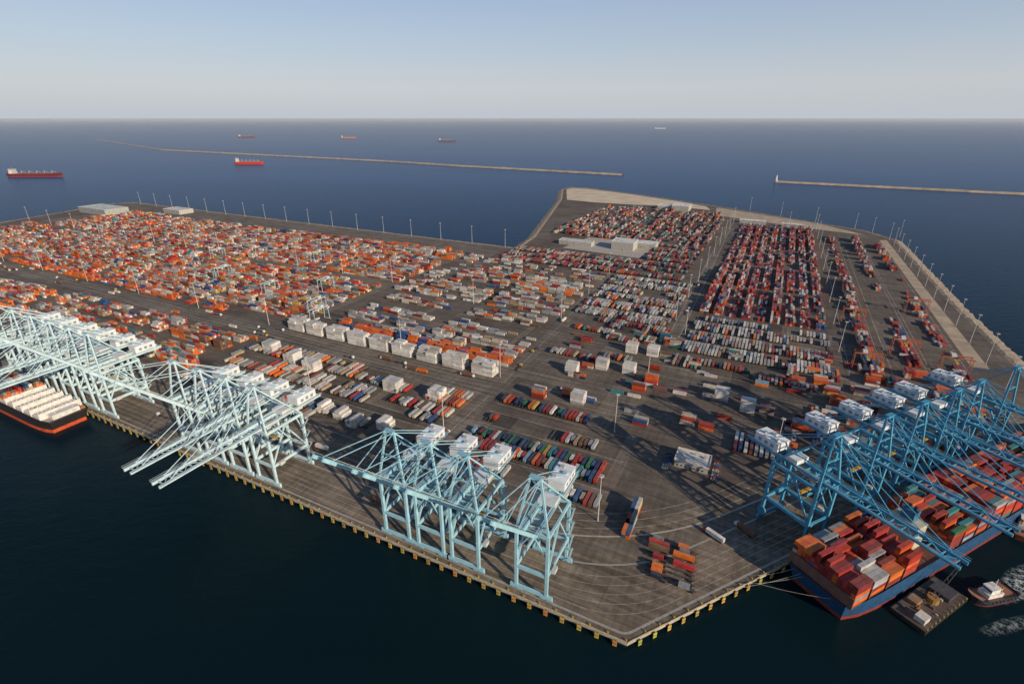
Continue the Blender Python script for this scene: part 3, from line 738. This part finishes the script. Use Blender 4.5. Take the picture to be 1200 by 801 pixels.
def rtg_mesh(tag,c):
    k=MB();wx,wy,h=4.5,12,19
    for y in (-wy,wy):
        k.beam((-wx-1.5,y,1.6),(wx+1.5,y,1.6),.8,.9,c)
        for x in (-wx,wx):
            k.beam((x,y,2),(x*.8,y,h),.6,.6,c);k.cyl((x,y-.4,.8),(x,y+.4,.8),.8,.8,12,(.02,.02,.02))
        k.beam((-wx,y,13),(wx,y,13),.4,.4,c)
    for x in (-wx*.8,wx*.8): k.beam((x,-wy-1,h),(x,wy+1,h),.7,1.2,c)
    k.box(-3,3,2,6,h+.8,h+2.8,(.7,.7,.68));k.box(-1,1,-2,0,h-4,h-1.5,(.7,.7,.68));k.box(-5.8,-4.6,-4,4,2.2,4.4,(.6,.6,.58))
    k.box(-6,6,-1.2,1.2,13.2,13.8,(.6,.4,.05));
    for a in (-2,2): k.beam((a,0,13.8),(a,0,h),.1,.1,(.1,.1,.1))
    return k.mesh('rtg_'+tag,M_crane)
RT1=rtg_mesh('blue',(.42,.52,.55));RT2=rtg_mesh('orange',(.42,.13,.06))
for s,t in ((470,255),(500,280),(620,305),(760,330),(560,355),(880,405),(700,474)): obj('rubber_tyred_gantry_crane',RT1,(*W(s,t),0),ROT)
for s,t in ((-139,410),(-139,560),(-180,470),(-218,440),(-218,640)): obj('rubber_tyred_gantry_crane',RT2,(*W(s,t),0),ROT+1.57)
# ---------------------------------------------------------------- light & sky & camera
az=Vector((-.66,.75,0)).normalized();el=math.radians(22)
d=Vector((az.x*math.cos(el),az.y*math.cos(el),-math.sin(el)))
L=bpy.data.lights.new('sun','SUN');L.energy=5.0;L.angle=math.radians(.5);L.color=(1,.84,.64)
lo=bpy.data.objects.new('sun',L);sc.collection.objects.link(lo);lo.rotation_euler=d.to_track_quat('-Z','Y').to_euler()
w=bpy.data.worlds.new('World');sc.world=w;w.use_nodes=True;nt=w.node_tree
sky=nt.nodes.new('ShaderNodeTexSky');sky.sky_type='NISHITA';sky.sun_disc=False;sky.sun_elevation=el;sky.sun_rotation=math.atan2(-az.x,-az.y)
sky.altitude=200;sky.air_density=1.0;sky.dust_density=.6;sky.ozone_density=2.0
tc=nt.nodes.new('ShaderNodeTexCoord');sp=nt.nodes.new('ShaderNodeSeparateXYZ');nt.links.new(tc.outputs['Generated'],sp.inputs[0])
hz=ramp(nt,sp.outputs['Z'],[(0.0,(1,1,1)),(.03,(.9,.9,.9)),(.12,(.7,.7,.7)),(.3,(.55,.55,.55)),(.6,(.5,.5,.5))])
hc=ramp(nt,sp.outputs['Z'],[(0.0,(5.6,6.0,6.6)),(.05,(6.2,6.5,7.0)),(.12,(5.4,6.2,7.5)),(.28,(3.3,5.0,8.0)),(.5,(1.0,1.9,4.0))])
c=mixc(nt,'MIX',hz.outputs[0],sky.outputs[0],hc.outputs[0])
nt.links.new(c,nt.nodes['Background'].inputs[0]);nt.nodes['Background'].inputs[1].default_value=.092
sc.view_settings.view_transform='Standard';sc.view_settings.look='None';sc.view_settings.exposure=0
cam=bpy.data.cameras.new('camera');co=bpy.data.objects.new('camera',cam);sc.collection.objects.link(co);sc.camera=co
co.location=(0,0,H);co.rotation_euler=(math.pi/2-TH,0,0);cam.lens=18;cam.sensor_width=36;cam.clip_start=1;cam.clip_end=500000
